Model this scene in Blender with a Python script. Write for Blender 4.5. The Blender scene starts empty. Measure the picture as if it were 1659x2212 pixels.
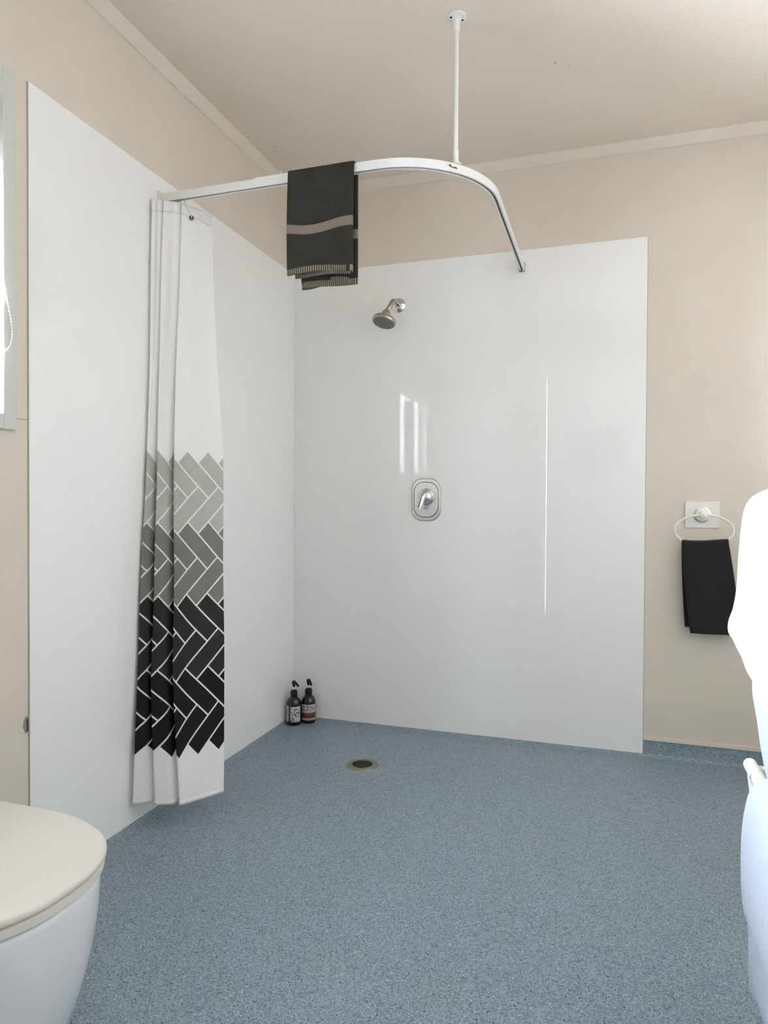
import bpy, bmesh, math, random
from mathutils import Vector, Matrix, Euler
PI = math.pi
C = bpy.context.scene.collection
S = bpy.context.scene
FZ = 0.018          # floor level
H = 2.4             # ceiling level
XR = 2.35           # right wall
YR = -3.12          # rear wall
L = 1.5066          # shower panel width, left wall
W = 1.5013          # shower panel width, back wall
PT = 2.033          # shower panel top
PB = 0.030          # shower panel bottom

# ------------------------------------------------------------------ materials
def s2l(c):
    return tuple((v/255/12.92) if v/255 <= 0.04045 else ((v/255+0.055)/1.055)**2.4 for v in c) + (1,)

def mat(name, rgb, rough=0.5, metal=0.0, spec=0.5, coat=0.0, noise=None, bump=None, trans=0.0, sheen=0.0, sub=0.0):
    """noise = (scale, amount) tone variation; bump = (scale, distance)"""
    m = bpy.data.materials.new(name); m.use_nodes = True
    nt = m.node_tree; b = nt.nodes['Principled BSDF']
    col = s2l(rgb)
    b.inputs['Base Color'].default_value = col
    b.inputs['Roughness'].default_value = rough
    b.inputs['Metallic'].default_value = metal
    b.inputs['Specular IOR Level'].default_value = spec
    b.inputs['Coat Weight'].default_value = coat
    b.inputs['Transmission Weight'].default_value = trans
    b.inputs['Sheen Weight'].default_value = sheen
    tc = nt.nodes.new('ShaderNodeTexCoord')
    if noise:
        n = nt.nodes.new('ShaderNodeTexNoise'); n.inputs['Scale'].default_value = noise[0]; n.inputs['Detail'].default_value = 4
        nt.links.new(tc.outputs['Object'], n.inputs['Vector'])
        mr = nt.nodes.new('ShaderNodeMapRange'); mr.inputs['From Min'].default_value = 0.3; mr.inputs['From Max'].default_value = 0.7
        mr.inputs['To Min'].default_value = 1-noise[1]; mr.inputs['To Max'].default_value = 1+noise[1]
        nt.links.new(n.outputs['Fac'], mr.inputs['Value'])
        mx = nt.nodes.new('ShaderNodeVectorMath'); mx.operation = 'SCALE'
        mx.inputs[0].default_value = col[:3]
        nt.links.new(mr.outputs['Result'], mx.inputs['Scale'])
        nt.links.new(mx.outputs['Vector'], b.inputs['Base Color'])
    if bump:
        n = nt.nodes.new('ShaderNodeTexNoise'); n.inputs['Scale'].default_value = bump[0]; n.inputs['Detail'].default_value = 3
        nt.links.new(tc.outputs['Object'], n.inputs['Vector'])
        bp = nt.nodes.new('ShaderNodeBump'); bp.inputs['Distance'].default_value = bump[1]; bp.inputs['Strength'].default_value = 1.0
        nt.links.new(n.outputs['Fac'], bp.inputs['Height']); nt.links.new(bp.outputs['Normal'], b.inputs['Normal'])
    return m

M = {}
M['paint'] = mat('cream_satin_paint', (216,207,194), 0.42, spec=0.35, noise=(3,0.02), bump=(60,0.0004))
M['ceil'] = mat('cream_ceiling_paint', (226,217,204), 0.6, spec=0.3, noise=(2.5,0.02), bump=(45,0.0005))
M['trim'] = mat('cream_gloss_trim', (221,212,199), 0.35, noise=(6,0.015), bump=(20,0.0003))
M['panel'] = mat('white_gloss_shower_panel', (240,240,239), 0.006, spec=0.55, noise=(1.3,0.006))
M['panel_edge'] = mat('panel_sealant_edge', (176,172,162), 0.6)
M['white_plastic'] = mat('white_plastic', (232,231,226), 0.3, noise=(8,0.01))
M['track'] = mat('white_powdercoat', (228,228,226), 0.3, noise=(9,0.01))
M['slot'] = mat('grey_track_channel', (60,66,70), 0.5)
M['ceramic'] = mat('white_vitreous_china', (217,219,220), 0.12, coat=0.3, noise=(2,0.006))
M['seat'] = mat('warm_white_seat_plastic', (219,214,204), 0.3, noise=(3,0.01))
M['chrome'] = mat('polished_chrome', (222,221,219), 0.10, metal=1.0, noise=(12,0.03))
M['satin'] = mat('satin_chrome_plate', (232,233,234), 0.24, metal=0.9, noise=(12,0.03))
M['win'] = mat('window_architrave_paint', (205,206,199), 0.4, noise=(6,0.015))
M['towel_shaded'] = mat('shaded_white_terry', (196,203,212), 0.95, spec=0.15, noise=(40,0.02), bump=(420,0.0025))  # white terry greyed down: shade on the lower towels put into the colour
M['chrome_dull'] = mat('aged_chrome', (178,171,161), 0.22, metal=1.0, noise=(40,0.06))
M['face'] = mat('grey_spray_face', (105,112,108), 0.45, noise=(60,0.15))
M['nozzle'] = mat('grey_rubber_nozzle', (150,156,150), 0.6)
M['dark'] = mat('dark_void', (22,22,20), 0.6)
M['steel'] = mat('dull_stainless', (150,146,136), 0.38, metal=0.85, noise=(80,0.06))
M['grate'] = mat('dark_drain_grate', (74,74,68), 0.45, metal=0.6, noise=(60,0.1))
M['towel_black'] = mat('black_terry', (36,38,37), 0.95, spec=0.15, sheen=0.15, noise=(120,0.15), bump=(900,0.0015))
M['towel_white'] = mat('white_terry', (230,231,235), 0.95, spec=0.15, noise=(40,0.015), bump=(420,0.0022))
M['bottle'] = mat('dark_amber_glass', (16,12,9), 0.12, spec=0.6, coat=0.4, noise=(20,0.1))
M['pump'] = mat('black_pump_plastic', (14,14,14), 0.3)
M['ivory'] = mat('ivory_rack_enamel', (222,220,212), 0.35, noise=(10,0.01))
M['sticker_grey'] = mat('grey_band', (140,138,140), 0.5)
M['wood_dark'] = mat('picture_frame', (70,62,55), 0.5, noise=(20,0.1))
M['logo'] = mat('brown_print', (108,66,52), 0.5)
M['flake'] = mat('exposed_board', (150,144,122), 0.8, noise=(200,0.15), bump=(300,0.001))
M['flake_dark'] = mat('stained_board', (70,52,40), 0.85, noise=(200,0.2))
M['bead'] = mat('white_bead', (236,236,236), 0.3)
M['blind'] = mat('blockout_blind', (206,202,192), 0.8, noise=(150,0.02))
M['marks'] = mat('ceiling_scuff', (150,134,118), 0.9)

def lnk(nt, a, b): nt.links.new(a, b)
def mth(nt, op, a, b=None, c=None, clamp=False):
    n = nt.nodes.new('ShaderNodeMath'); n.operation = op; n.use_clamp = clamp
    for i, v in enumerate((a, b, c)):
        if v is None: continue
        if isinstance(v, (int, float)): n.inputs[i].default_value = v
        else: nt.links.new(v, n.inputs[i])
    return n.outputs[0]
def mixc(nt, f, a, b):
    n = nt.nodes.new('ShaderNodeMix'); n.data_type = 'RGBA'
    if isinstance(f, (int, float)): n.inputs['Factor'].default_value = f
    else: nt.links.new(f, n.inputs['Factor'])
    for k, v in (('A', a), ('B', b)):
        s = [i for i in n.inputs if i.name == k and i.type == 'RGBA'][0]
        if isinstance(v, tuple): s.default_value = v
        else: nt.links.new(v, s)
    return [o for o in n.outputs if o.type == 'RGBA'][0]

def vinyl(name='speckled_safety_vinyl'):
    m = bpy.data.materials.new(name); m.use_nodes = True; nt = m.node_tree; b = nt.nodes['Principled BSDF']
    tc = nt.nodes.new('ShaderNodeTexCoord').outputs['Object']
    def noise(sc, det=2):
        n = nt.nodes.new('ShaderNodeTexNoise'); n.inputs['Scale'].default_value = sc; n.inputs['Detail'].default_value = det
        nt.links.new(tc, n.inputs['Vector']); return n.outputs['Fac']
    def flecks(scale, lo, hi):
        v = nt.nodes.new('ShaderNodeTexVoronoi'); v.inputs['Scale'].default_value = scale
        nt.links.new(tc, v.inputs['Vector'])
        sp = nt.nodes.new('ShaderNodeSeparateColor'); nt.links.new(v.outputs['Color'], sp.inputs['Color'])
        near = mth(nt, 'LESS_THAN', v.outputs['Distance'], 0.34)
        return mth(nt, 'MULTIPLY', near, mth(nt, 'GREATER_THAN', sp.outputs['Red'], lo)), sp
    base = mixc(nt, mth(nt, 'MULTIPLY_ADD', noise(300, 3), 4.5, -1.75, clamp=True), s2l((92,111,122)), s2l((168,186,196)))
    blot = mixc(nt, mth(nt, 'MULTIPLY_ADD', noise(9, 3), 2.4, -0.7, clamp=True), s2l((126,142,147)), s2l((130,141,160)))
    n = nt.nodes.new('ShaderNodeMix'); n.data_type = 'RGBA'; n.inputs['Factor'].default_value = 0.45
    ins = [i for i in n.inputs if i.type == 'RGBA']; nt.links.new(base, ins[0]); nt.links.new(blot, ins[1])
    c = [o for o in n.outputs if o.type == 'RGBA'][0]
    f1, _ = flecks(210, 0.72, 1); c = mixc(nt, mth(nt, 'MULTIPLY', f1, 0.7), c, s2l((66,76,84)))
    f2, _ = flecks(240, 0.80, 1); c = mixc(nt, mth(nt, 'MULTIPLY', f2, 0.8), c, s2l((176,188,194)))
    f3, _ = flecks(190, 0.955, 1);  c = mixc(nt, mth(nt, 'MULTIPLY', f3, 0.95), c, s2l((34,38,42)))
    f4, _ = flecks(230, 0.975, 1); c = mixc(nt, mth(nt, 'MULTIPLY', f4, 0.95), c, s2l((214,222,224)))
    nt.links.new(c, b.inputs['Base Color'])
    b.inputs['Roughness'].default_value = 0.42; b.inputs['Specular IOR Level'].default_value = 0.4
    bp = nt.nodes.new('ShaderNodeBump'); bp.inputs['Distance'].default_value = 0.0006
    nt.links.new(noise(320, 2), bp.inputs['Height']); nt.links.new(bp.outputs['Normal'], b.inputs['Normal'])
    return m
M['vinyl'] = vinyl()

def curtain_mat():
    m = bpy.data.materials.new('herringbone_curtain_fabric'); m.use_nodes = True; nt = m.node_tree; b = nt.nodes['Principled BSDF']
    uv = nt.nodes.new('ShaderNodeUVMap'); uv.uv_map = 'UVMap'
    sp = nt.nodes.new('ShaderNodeSeparateXYZ'); nt.links.new(uv.outputs['UV'], sp.inputs['Vector'])
    X, V = sp.outputs['X'], sp.outputs['Y']
    w = 0.0529; r2 = math.sqrt(2)
    D = mth(nt, 'SUBTRACT', 1.164 + 1*w/r2*(-1) , V)          # downward distance; cell tips start one half cell above
    Xs = mth(nt, 'DIVIDE', X, r2*w); Ds = mth(nt, 'DIVIDE', D, r2*w)
    # a along the down-right diagonal, b along the up-right diagonal
    a = mth(nt, 'ADD', Xs, Ds); bb = mth(nt, 'SUBTRACT', Xs, Ds)
    i = mth(nt, 'FLOOR', a); j = mth(nt, 'FLOOR', bb)
    fa = mth(nt, 'SUBTRACT', a, i); fb = mth(nt, 'SUBTRACT', bb, j)
    d = mth(nt, 'SUBTRACT', i, j)
    band = mth(nt, 'FLOOR', mth(nt, 'DIVIDE', mth(nt, 'ADD', d, 0.01), 6.0))
    k = mth(nt, 'SUBTRACT', d, mth(nt, 'MULTIPLY', band, 6.0))
    isH = mth(nt, 'LESS_THAN', k, 2.5)
    def eq(x, v): return mth(nt, 'COMPARE', x, float(v), 0.25)
    ia = mth(nt, 'SUBTRACT', 1.0, fa); ib = mth(nt, 'SUBTRACT', 1.0, fb)
    def gate(x, cond): return mth(nt, 'ADD', x, mth(nt, 'MULTIPLY', mth(nt, 'SUBTRACT', 1.0, cond), 9.0))
    dH = mth(nt, 'MINIMUM', mth(nt, 'MINIMUM', fb, ib), mth(nt, 'MINIMUM', gate(fa, eq(k, 0)), gate(ia, eq(k, 2))))
    dV = mth(nt, 'MINIMUM', mth(nt, 'MINIMUM', fa, ia), mth(nt, 'MINIMUM', gate(ib, eq(k, 3)), gate(fb, eq(k, 5))))
    dist = mth(nt, 'ADD', mth(nt, 'MULTIPLY', dH, isH), mth(nt, 'MULTIPLY', dV, mth(nt, 'SUBTRACT', 1.0, isH)))
    grout = mth(nt, 'LESS_THAN', dist, 0.045)
    inside = mth(nt, 'MULTIPLY', mth(nt, 'GREATER_THAN', band, -0.5), mth(nt, 'LESS_THAN', band, 3.5))
    def isb(n): return eq(band, n)
    white = s2l((246,246,245))
    c = mixc(nt, isb(1), s2l((190,190,183)), s2l((132,130,125)))
    c = mixc(nt, isb(2), c, s2l((44,47,43)))
    c = mixc(nt, isb(3), c, s2l((21,22,20)))
    nz = nt.nodes.new('ShaderNodeTexNoise'); nz.inputs['Scale'].default_value = 22; nt.links.new(uv.outputs['UV'], nz.inputs['Vector'])
    sc = nt.nodes.new('ShaderNodeVectorMath'); sc.operation = 'SCALE'; nt.links.new(c, sc.inputs[0])
    nt.links.new(mth(nt, 'MULTIPLY_ADD', nz.outputs['Fac'], 0.25, 0.875), sc.inputs['Scale'])
    c = mixc(nt, mth(nt, 'MULTIPLY', inside, mth(nt, 'SUBTRACT', 1.0, grout)), white, sc.outputs['Vector'])
    nt.links.new(c, b.inputs['Base Color'])
    b.inputs['Roughness'].default_value = 0.65; b.inputs['Specular IOR Level'].default_value = 0.3
    wv = nt.nodes.new('ShaderNodeTexNoise'); wv.inputs['Scale'].default_value = 900; nt.links.new(uv.outputs['UV'], wv.inputs['Vector'])
    bp = nt.nodes.new('ShaderNodeBump'); bp.inputs['Distance'].default_value = 0.0002
    nt.links.new(wv.outputs['Fac'], bp.inputs['Height']); nt.links.new(bp.outputs['Normal'], b.inputs['Normal'])
    tl_ = nt.nodes.new('ShaderNodeBsdfTranslucent'); nt.links.new(c, tl_.inputs['Color'])
    ms_ = nt.nodes.new('ShaderNodeMixShader'); ms_.inputs[0].default_value = 0.22
    nt.links.new(b.outputs[0], ms_.inputs[1]); nt.links.new(tl_.outputs[0], ms_.inputs[2])
    nt.links.new(ms_.outputs[0], nt.nodes['Material Output'].inputs['Surface'])
    return m
M['curtain'] = curtain_mat()

def towel_mat():
    """charcoal terry with flat woven bands; UV y = distance from the hem along the drape, x = across"""
    m = bpy.data.materials.new('charcoal_terry_banded'); m.use_nodes = True; nt = m.node_tree; b = nt.nodes['Principled BSDF']
    uv = nt.nodes.new('ShaderNodeUVMap'); uv.uv_map = 'UVMap'
    sp = nt.nodes.new('ShaderNodeSeparateXYZ'); nt.links.new(uv.outputs['UV'], sp.inputs['Vector'])
    X, Y = sp.outputs['X'], sp.outputs['Y']
    def rng(a, z): return mth(nt, 'MULTIPLY', mth(nt, 'GREATER_THAN', Y, a), mth(nt, 'LESS_THAN', Y, z))
    band = rng(0.120, 0.147); hem = mth(nt, 'LESS_THAN', Y, 0.017)
    rib = mth(nt, 'GREATER_THAN', mth(nt, 'SINE', mth(nt, 'MULTIPLY', X, 900.0)), -0.25)
    nz = nt.nodes.new('ShaderNodeTexNoise'); nz.inputs['Scale'].default_value = 500; nt.links.new(uv.outputs['UV'], nz.inputs['Vector'])
    n2 = nt.nodes.new('ShaderNodeTexNoise'); n2.inputs['Scale'].default_value = 25; nt.links.new(uv.outputs['UV'], n2.inputs['Vector'])
    t = mth(nt, 'ADD', mth(nt, 'MULTIPLY', nz.outputs['Fac'], 0.6), mth(nt, 'MULTIPLY', n2.outputs['Fac'], 0.4))
    c = mixc(nt, t, s2l((38,37,32)), s2l((66,63,56)))
    c = mixc(nt, band, c, s2l((124,115,104)))
    c = mixc(nt, mth(nt, 'MULTIPLY', hem, rib), c, s2l((134,124,114)))
    nt.links.new(c, b.inputs['Base Color'])
    b.inputs['Roughness'].default_value = 0.95; b.inputs['Specular IOR Level'].default_value = 0.15
    bp = nt.nodes.new('ShaderNodeBump'); bp.inputs['Distance'].default_value = 0.0015
    terry = mth(nt, 'MULTIPLY', nz.outputs['Fac'], mth(nt, 'SUBTRACT', 1.0, mth(nt, 'MAXIMUM', band, hem)))
    nt.links.new(terry, bp.inputs['Height']); nt.links.new(bp.outputs['Normal'], b.inputs['Normal'])
    return m
M['towel_band'] = towel_mat()

def pane_mat():
    m = bpy.data.materials.new('window_glass'); m.use_nodes = True; nt = m.node_tree
    nt.nodes.clear()
    out = nt.nodes.new('ShaderNodeOutputMaterial'); tr = nt.nodes.new('ShaderNodeBsdfTransparent'); gl = nt.nodes.new('ShaderNodeBsdfGlossy')
    gl.inputs['Roughness'].default_value = 0.03; tr.inputs['Color'].default_value = (0.94,0.96,0.96,1)
    fr = nt.nodes.new('ShaderNodeFresnel'); mx = nt.nodes.new('ShaderNodeMixShader')
    nt.links.new(fr.outputs[0], mx.inputs[0]); nt.links.new(tr.outputs[0], mx.inputs[1]); nt.links.new(gl.outputs[0], mx.inputs[2])
    nt.links.new(mx.outputs[0], out.inputs['Surface']); return m
M['pane'] = pane_mat()

def label_mat(name, kind):
    """printed paper label, pattern in UV (u across, v up)"""
    m = bpy.data.materials.new(name); m.use_nodes = True; nt = m.node_tree; b = nt.nodes['Principled BSDF']
    uv = nt.nodes.new('ShaderNodeUVMap'); uv.uv_map = 'UVMap'
    sp = nt.nodes.new('ShaderNodeSeparateXYZ'); nt.links.new(uv.outputs['UV'], sp.inputs['Vector'])
    U, V = sp.outputs['X'], sp.outputs['Y']
    def rng(x, a, z): return mth(nt, 'MULTIPLY', mth(nt, 'GREATER_THAN', x, a), mth(nt, 'LESS_THAN', x, z))
    nz = nt.nodes.new('ShaderNodeTexNoise'); nz.inputs['Detail'].default_value = 5
    mp = nt.nodes.new('ShaderNodeMapping'); nt.links.new(uv.outputs['UV'], mp.inputs['Vector']); nt.links.new(mp.outputs['Vector'], nz.inputs['Vector'])
    if kind == 'leaf':
        mp.inputs['Scale'].default_value = (1.0, 1.3, 1); nz.inputs['Scale'].default_value = 7
        ink = mth(nt, 'MULTIPLY', mth(nt, 'GREATER_THAN', nz.outputs['Fac'], 0.55), rng(V, 0.34, 0.93))
        c = mixc(nt, ink, s2l((196,198,192)), s2l((38,38,34)))
        c = mixc(nt, mth(nt, 'MULTIPLY', rng(V, 0.335, 0.37), rng(U, 0.45, 0.98)), c, s2l((120,34,44)))
        c = mixc(nt, mth(nt, 'MULTIPLY', rng(V, 0.05, 0.30), mth(nt, 'MULTIPLY', rng(U, 0.06, 0.34), mth(nt, 'GREATER_THAN', nz.outputs['Fac'], 0.48))), c, s2l((40,40,38)))
    else:
        mp.inputs['Scale'].default_value = (1.0, 2.2, 1); nz.inputs['Scale'].default_value = 6
        ink = mth(nt, 'MULTIPLY', mth(nt, 'GREATER_THAN', nz.outputs['Fac'], 0.54), rng(V, 0.60, 0.94))
        c = mixc(nt, ink, s2l((188,176,178)), s2l((52,44,46)))
        c = mixc(nt, rng(V, 0.14, 0.50), c, s2l((112,66,54)))
        c = mixc(nt, rng(V, 0.22, 0.32), c, s2l((74,22,16)))
        c = mixc(nt, rng(V, 0.0, 0.10), c, s2l((150,156,142)))
    nt.links.new(c, b.inputs['Base Color']); b.inputs['Roughness'].default_value = 0.45
    return m
M['label_leaf'] = label_mat('botanical_label', 'leaf')
M['label_red'] = label_mat('pink_and_brown_label', 'red')

# ------------------------------------------------------------------ mesh helpers
def obj(name, bm, m, parent=None, smooth=True, bevel=0.0, segs=2, sub=0, solid=0.0, autos=35):
    me = bpy.data.meshes.new(name)
    bmesh.ops.recalc_face_normals(bm, faces=bm.faces[:])
    bm.to_mesh(me); bm.free()
    o = bpy.data.objects.new(name, me); C.objects.link(o)
    ms = m if isinstance(m, (list, tuple)) else [m]
    for x in ms: me.materials.append(x)
    if smooth:
        for p in me.polygons: p.use_smooth = True
        a = math.radians(autos)
        bm2 = bmesh.new(); bm2.from_mesh(me)
        for e in bm2.edges:
            if len(e.link_faces) == 2 and e.calc_face_angle(0) > a: e.smooth = False
        bm2.to_mesh(me); bm2.free()
    if solid:
        s = o.modifiers.new('solid', 'SOLIDIFY'); s.thickness = solid; s.offset = 0
    if bevel:
        s = o.modifiers.new('bevel', 'BEVEL'); s.width = bevel; s.segments = segs; s.limit_method = 'ANGLE'; s.angle_limit = math.radians(40)
    if sub:
        s = o.modifiers.new('sub', 'SUBSURF'); s.levels = sub; s.render_levels = sub
    if parent is not None:
        o.parent = parent
        o.matrix_parent_inverse = Matrix.Identity(4)
        o.location = Vector(o.location)
    return o

def thing(name, label, cat, loc=(0,0,0), rotz=0, group=None):
    o = bpy.data.objects.new(name, None); C.objects.link(o)
    o.location = loc; o.rotation_euler = (0,0,rotz); o.empty_display_size = 0.05
    o['label'] = label; o['category'] = cat
    if group: o['group'] = group
    return o
def tag(o, label, cat, group=None):
    o['label'] = label; o['category'] = cat
    if group: o['group'] = group
    return o
def struct(name, bm, m, **k):
    o = obj(name, bm, m, **k); o['kind'] = 'structure'; return o

def box(bm, lo, hi):
    lo = Vector(lo); hi = Vector(hi)
    r = bmesh.ops.create_cube(bm, size=1.0)
    c = (lo+hi)/2; d = hi-lo
    for v in r['verts']: v.co = Vector((v.co.x*d.x, v.co.y*d.y, v.co.z*d.z)) + c
    return bm
def bx(lo, hi): return box(bmesh.new(), lo, hi)

def lathe(bm, prof, n=32, mtx=Matrix.Identity(4), cap=True):
    rings = []
    for r, z in prof:
        rings.append([bm.verts.new(mtx @ Vector((r*math.cos(2*PI*i/n), r*math.sin(2*PI*i/n), z))) for i in range(n)])
    for a, b in zip(rings, rings[1:]):
        for i in range(n): bm.faces.new((a[i], a[(i+1)%n], b[(i+1)%n], b[i]))
    if cap:
        bm.faces.new(rings[0][::-1]); bm.faces.new(rings[-1])
    return bm

def frame_z(d, at=(0,0,0)):
    """matrix whose z axis is d"""
    q = Vector(d).normalized().to_track_quat('Z', 'Y')
    return Matrix.Translation(Vector(at)) @ q.to_matrix().to_4x4()

def tube(bm, pts, rad, n=12, closed=False, cap=True):
    pts = [Vector(p) for p in pts]; N = len(pts)
    rads = rad if isinstance(rad, (list, tuple)) else [rad]*N
    rings = []; up = None
    for i in range(N):
        if closed: t = pts[(i+1)%N]-pts[i-1]
        else: t = pts[min(i+1,N-1)]-pts[max(i-1,0)]
        t.normalize()
        if up is None:
            up = t.orthogonal().normalized()
        else:
            up = (up - t*up.dot(t)).normalized()
        s = t.cross(up)
        rings.append([bm.verts.new(pts[i] + rads[i]*(math.cos(2*PI*k/n)*up + math.sin(2*PI*k/n)*s)) for k in range(n)])
    for i in range(N if closed else N-1):
        a, b = rings[i], rings[(i+1)%N]
        for k in range(n): bm.faces.new((a[k], a[(k+1)%n], b[(k+1)%n], b[k]))
    if cap and not closed:
        bm.faces.new(rings[0][::-1]); bm.faces.new(rings[-1])
    return bm

def spline(pts, n=8, closed=False):
    """Catmull-Rom through pts"""
    P = [Vector(p) for p in pts]; N = len(P); out = []
    for i in range(N if closed else N-1):
        p0 = P[i-1] if (closed or i > 0) else P[0]*2-P[1]
        p1 = P[i]; p2 = P[(i+1)%N]
        p3 = P[(i+2)%N] if (closed or i+2 < N) else P[-1]*2-P[-2]
        for k in range(n):
            t = k/n
            out.append(0.5*((2*p1)+(-p0+p2)*t+(2*p0-5*p1+4*p2-p3)*t*t+(-p0+3*p1-3*p2+p3)*t*t*t))
    if not closed: out.append(P[-1])
    return out

def rrect(w, h, r, n=6):
    pts = []
    for cx, cy, a0 in ((w/2-r, h/2-r, 0), (-w/2+r, h/2-r, 90), (-w/2+r, -h/2+r, 180), (w/2-r, -h/2+r, 270)):
        for k in range(n+1):
            a = math.radians(a0+90*k/n); pts.append((cx+r*math.cos(a), cy+r*math.sin(a)))
    return pts
def prism(bm, pts2, z0, z1, mtx=Matrix.Identity(4), top_scale=1.0):
    a = [bm.verts.new(mtx @ Vector((x, y, z0))) for x, y in pts2]
    b = [bm.verts.new(mtx @ Vector((x*top_scale, y*top_scale, z1))) for x, y in pts2]
    n = len(a)
    for i in range(n): bm.faces.new((a[i], a[(i+1)%n], b[(i+1)%n], b[i]))
    bm.faces.new(a[::-1]); bm.faces.new(b); return bm

def grid_mesh(rows, uvs, closed=False):
    """rows: list of lists of Vectors; uvs same shape"""
    bm = bmesh.new(); lay = bm.loops.layers.uv.new('UVMap')
    V = [[bm.verts.new(p) for p in r] for r in rows]
    for i in range(len(rows)-1):
        for j in range(len(rows[0])-1):
            f = bm.faces.new((V[i][j], V[i][j+1], V[i+1][j+1], V[i+1][j]))
            for lp, (a, b) in zip(f.loops, ((i,j),(i,j+1),(i+1,j+1),(i+1,j))): lp[lay].uv = uvs[a][b]
    return bm

# ------------------------------------------------------------------ the setting
T = 0.10
# left wall with the window opening
WY0, WY1, WZ0, WZ1 = -2.372, -1.590, 1.209, 1.988
bm = bmesh.new()
box(bm, (-T, WY1, FZ-0.02), (0, T, H)); box(bm, (-T, YR-T, FZ-0.02), (0, WY0, H))
box(bm, (-T, WY0, FZ-0.02), (0, WY1, WZ0)); box(bm, (-T, WY0, WZ1), (0, WY1, H))
struct('wall_left', bm, M['paint'], smooth=False)
struct('wall_back', bx((0, 0, FZ-0.02), (XR, T, H)), M['paint'], smooth=False)
struct('wall_right', bx((XR, YR-T, FZ-0.02), (XR+T, T, H)), M['paint'], smooth=False)
struct('ceiling', bx((-T, YR-T, H), (XR+T, T, H+0.05)), M['ceil'], smooth=False)

# floor of sheet vinyl with a coved upstand: one sheet
bm = bmesh.new()
box(bm, (-T, YR-T, FZ-0.06), (XR+T, T, FZ))
struct('floor', bm, M['vinyl'], smooth=False)
def cove(name, a, b, inward, hgt):
    """coved skirting: profile (distance from wall, z) swept from a to b"""
    R = 0.020
    prof = [(0.0025, hgt), (0.0025, FZ+R)]
    for k in range(1, 7):
        t = math.radians(90*k/6); prof.append((0.0025+R-R*math.cos(t), FZ+R-R*math.sin(t)+0.0006))
    prof += [(0.045, FZ+0.0006), (0.045, FZ-0.001), (0, FZ-0.001), (0, hgt)]
    bm = bmesh.new(); inward = Vector(inward)
    A = [bm.verts.new(Vector(a)+inward*d+Vector((0,0,z))) for d, z in prof]
    B = [bm.verts.new(Vector(b)+inward*d+Vector((0,0,z))) for d, z in prof]
    n = len(A)
    for i in range(n): bm.faces.new((A[i], A[(i+1)%n], B[(i+1)%n], B[i]))
    bm.faces.new(A[::-1]); bm.faces.new(B)
    return struct(name, bm, M['vinyl'])
cove('baseboard_back', (0,0,0), (XR,0,0), (0,-1,0), 0.083)
cove('baseboard_left', (0,YR,0), (0,0,0), (1,0,0), 0.083)
cove('baseboard_right', (XR,YR,0), (XR,0,0), (-1,0,0), 0.083)
cove('baseboard_rear', (0,YR,0), (XR,YR,0), (0,1,0), 0.083)

# slim painted capping strip above the vinyl
bm = bmesh.new(); box(bm, (W+0.002, -0.005, 0.0835), (XR, 0, 0.099))
struct('trim_1', bm, M['trim'], bevel=0.001)
bm = bmesh.new(); box(bm, (0, YR, 0.0835), (0.005, -L-0.002, 0.099))
struct('trim_2', bm, M['trim'], bevel=0.001)

# scotia / cornice strips
def cornice(name, a, b, inward):
    prof = [(0, H), (0.029, H), (0.029, H-0.003), (0.012, H-0.030), (0.006, H-0.036), (0, H-0.037)]
    bm = bmesh.new(); inward = Vector(inward)
    A = [bm.verts.new(Vector((a[0],a[1],0))+inward*d+Vector((0,0,z))) for d, z in prof]
    B = [bm.verts.new(Vector((b[0],b[1],0))+inward*d+Vector((0,0,z))) for d, z in prof]
    n = len(A)
    for i in range(n): bm.faces.new((A[i], A[(i+1)%n], B[(i+1)%n], B[i]))
    bm.faces.new(A[::-1]); bm.faces.new(B)
    return struct(name, bm, M['trim'], autos=20)
cornice('trim_3', (0,0), (XR,0), (0,-1,0))
cornice('trim_4', (0,YR), (0,0), (1,0,0))
cornice('trim_5', (XR,YR), (XR,0), (-1,0,0))

# glossy shower panels
def panel(name, lo, hi, lab):
    o = obj(name, bx(lo, hi), M['panel'], bevel=0.0006, smooth=False)
    return tag(o, lab, 'wall lining')
panel('wall_sheet', (0.0005, -L, PB), (0.0045, -0.0005, PT), 'glossy white shower wall sheet on the left wall behind the curtain')
panel('wall_sheet', (0.0046, -0.0045, PB), (W, -0.0005, PT), 'glossy white shower wall sheet on the back wall holding the mixer')
bm = bmesh.new(); box(bm, (W, -0.0032, PB), (W+0.0022, 0, PT))
struct('trim_6', bm, M['panel_edge'], smooth=False)
bm = bmesh.new(); box(bm, (0, -L-0.0018, PB), (0.0030, -L, PT))
struct('trim_7', bm, M['panel_edge'], smooth=False)

# window: architrave, frame, sash, pane
bm = bmesh.new()
fw = 0.036
for lo, hi in (((0,WY1,WZ0-fw),(0.014,WY1+fw,WZ1+fw)), ((0,WY0-fw,WZ0-fw),(0.014,WY0,WZ1+fw)),
               ((0,WY0,WZ0-fw),(0.014,WY1,WZ0)), ((0,WY0,WZ1),(0.014,WY1,WZ1+fw))):
    box(bm, lo, hi)
win = struct('window_1', bm, M['win'], bevel=0.002)
bm = bmesh.new(); x0, x1 = -0.085, -0.05
g = 0.022
for lo, hi in (((x0,WY0,WZ0),(x1,WY0+g,WZ1)), ((x0,WY1-g,WZ0),(x1,WY1,WZ1)), ((x0,WY0+g,WZ0),(x1,WY1-g,WZ0+g)), ((x0,WY0+g,WZ1-g),(x1,WY1-g,WZ1)),
               ((x0,-1.995,WZ0+g),(x1,-1.965,WZ1-g))):
    box(bm, lo, hi)
obj('window_sash', bm, M['white_plastic'], win, bevel=0.001)
obj('window_pane', bx((-0.07,WY0+g,WZ0+g), (-0.066,-1.995,WZ1-g)), M['pane'], win, smooth=False)
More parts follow.
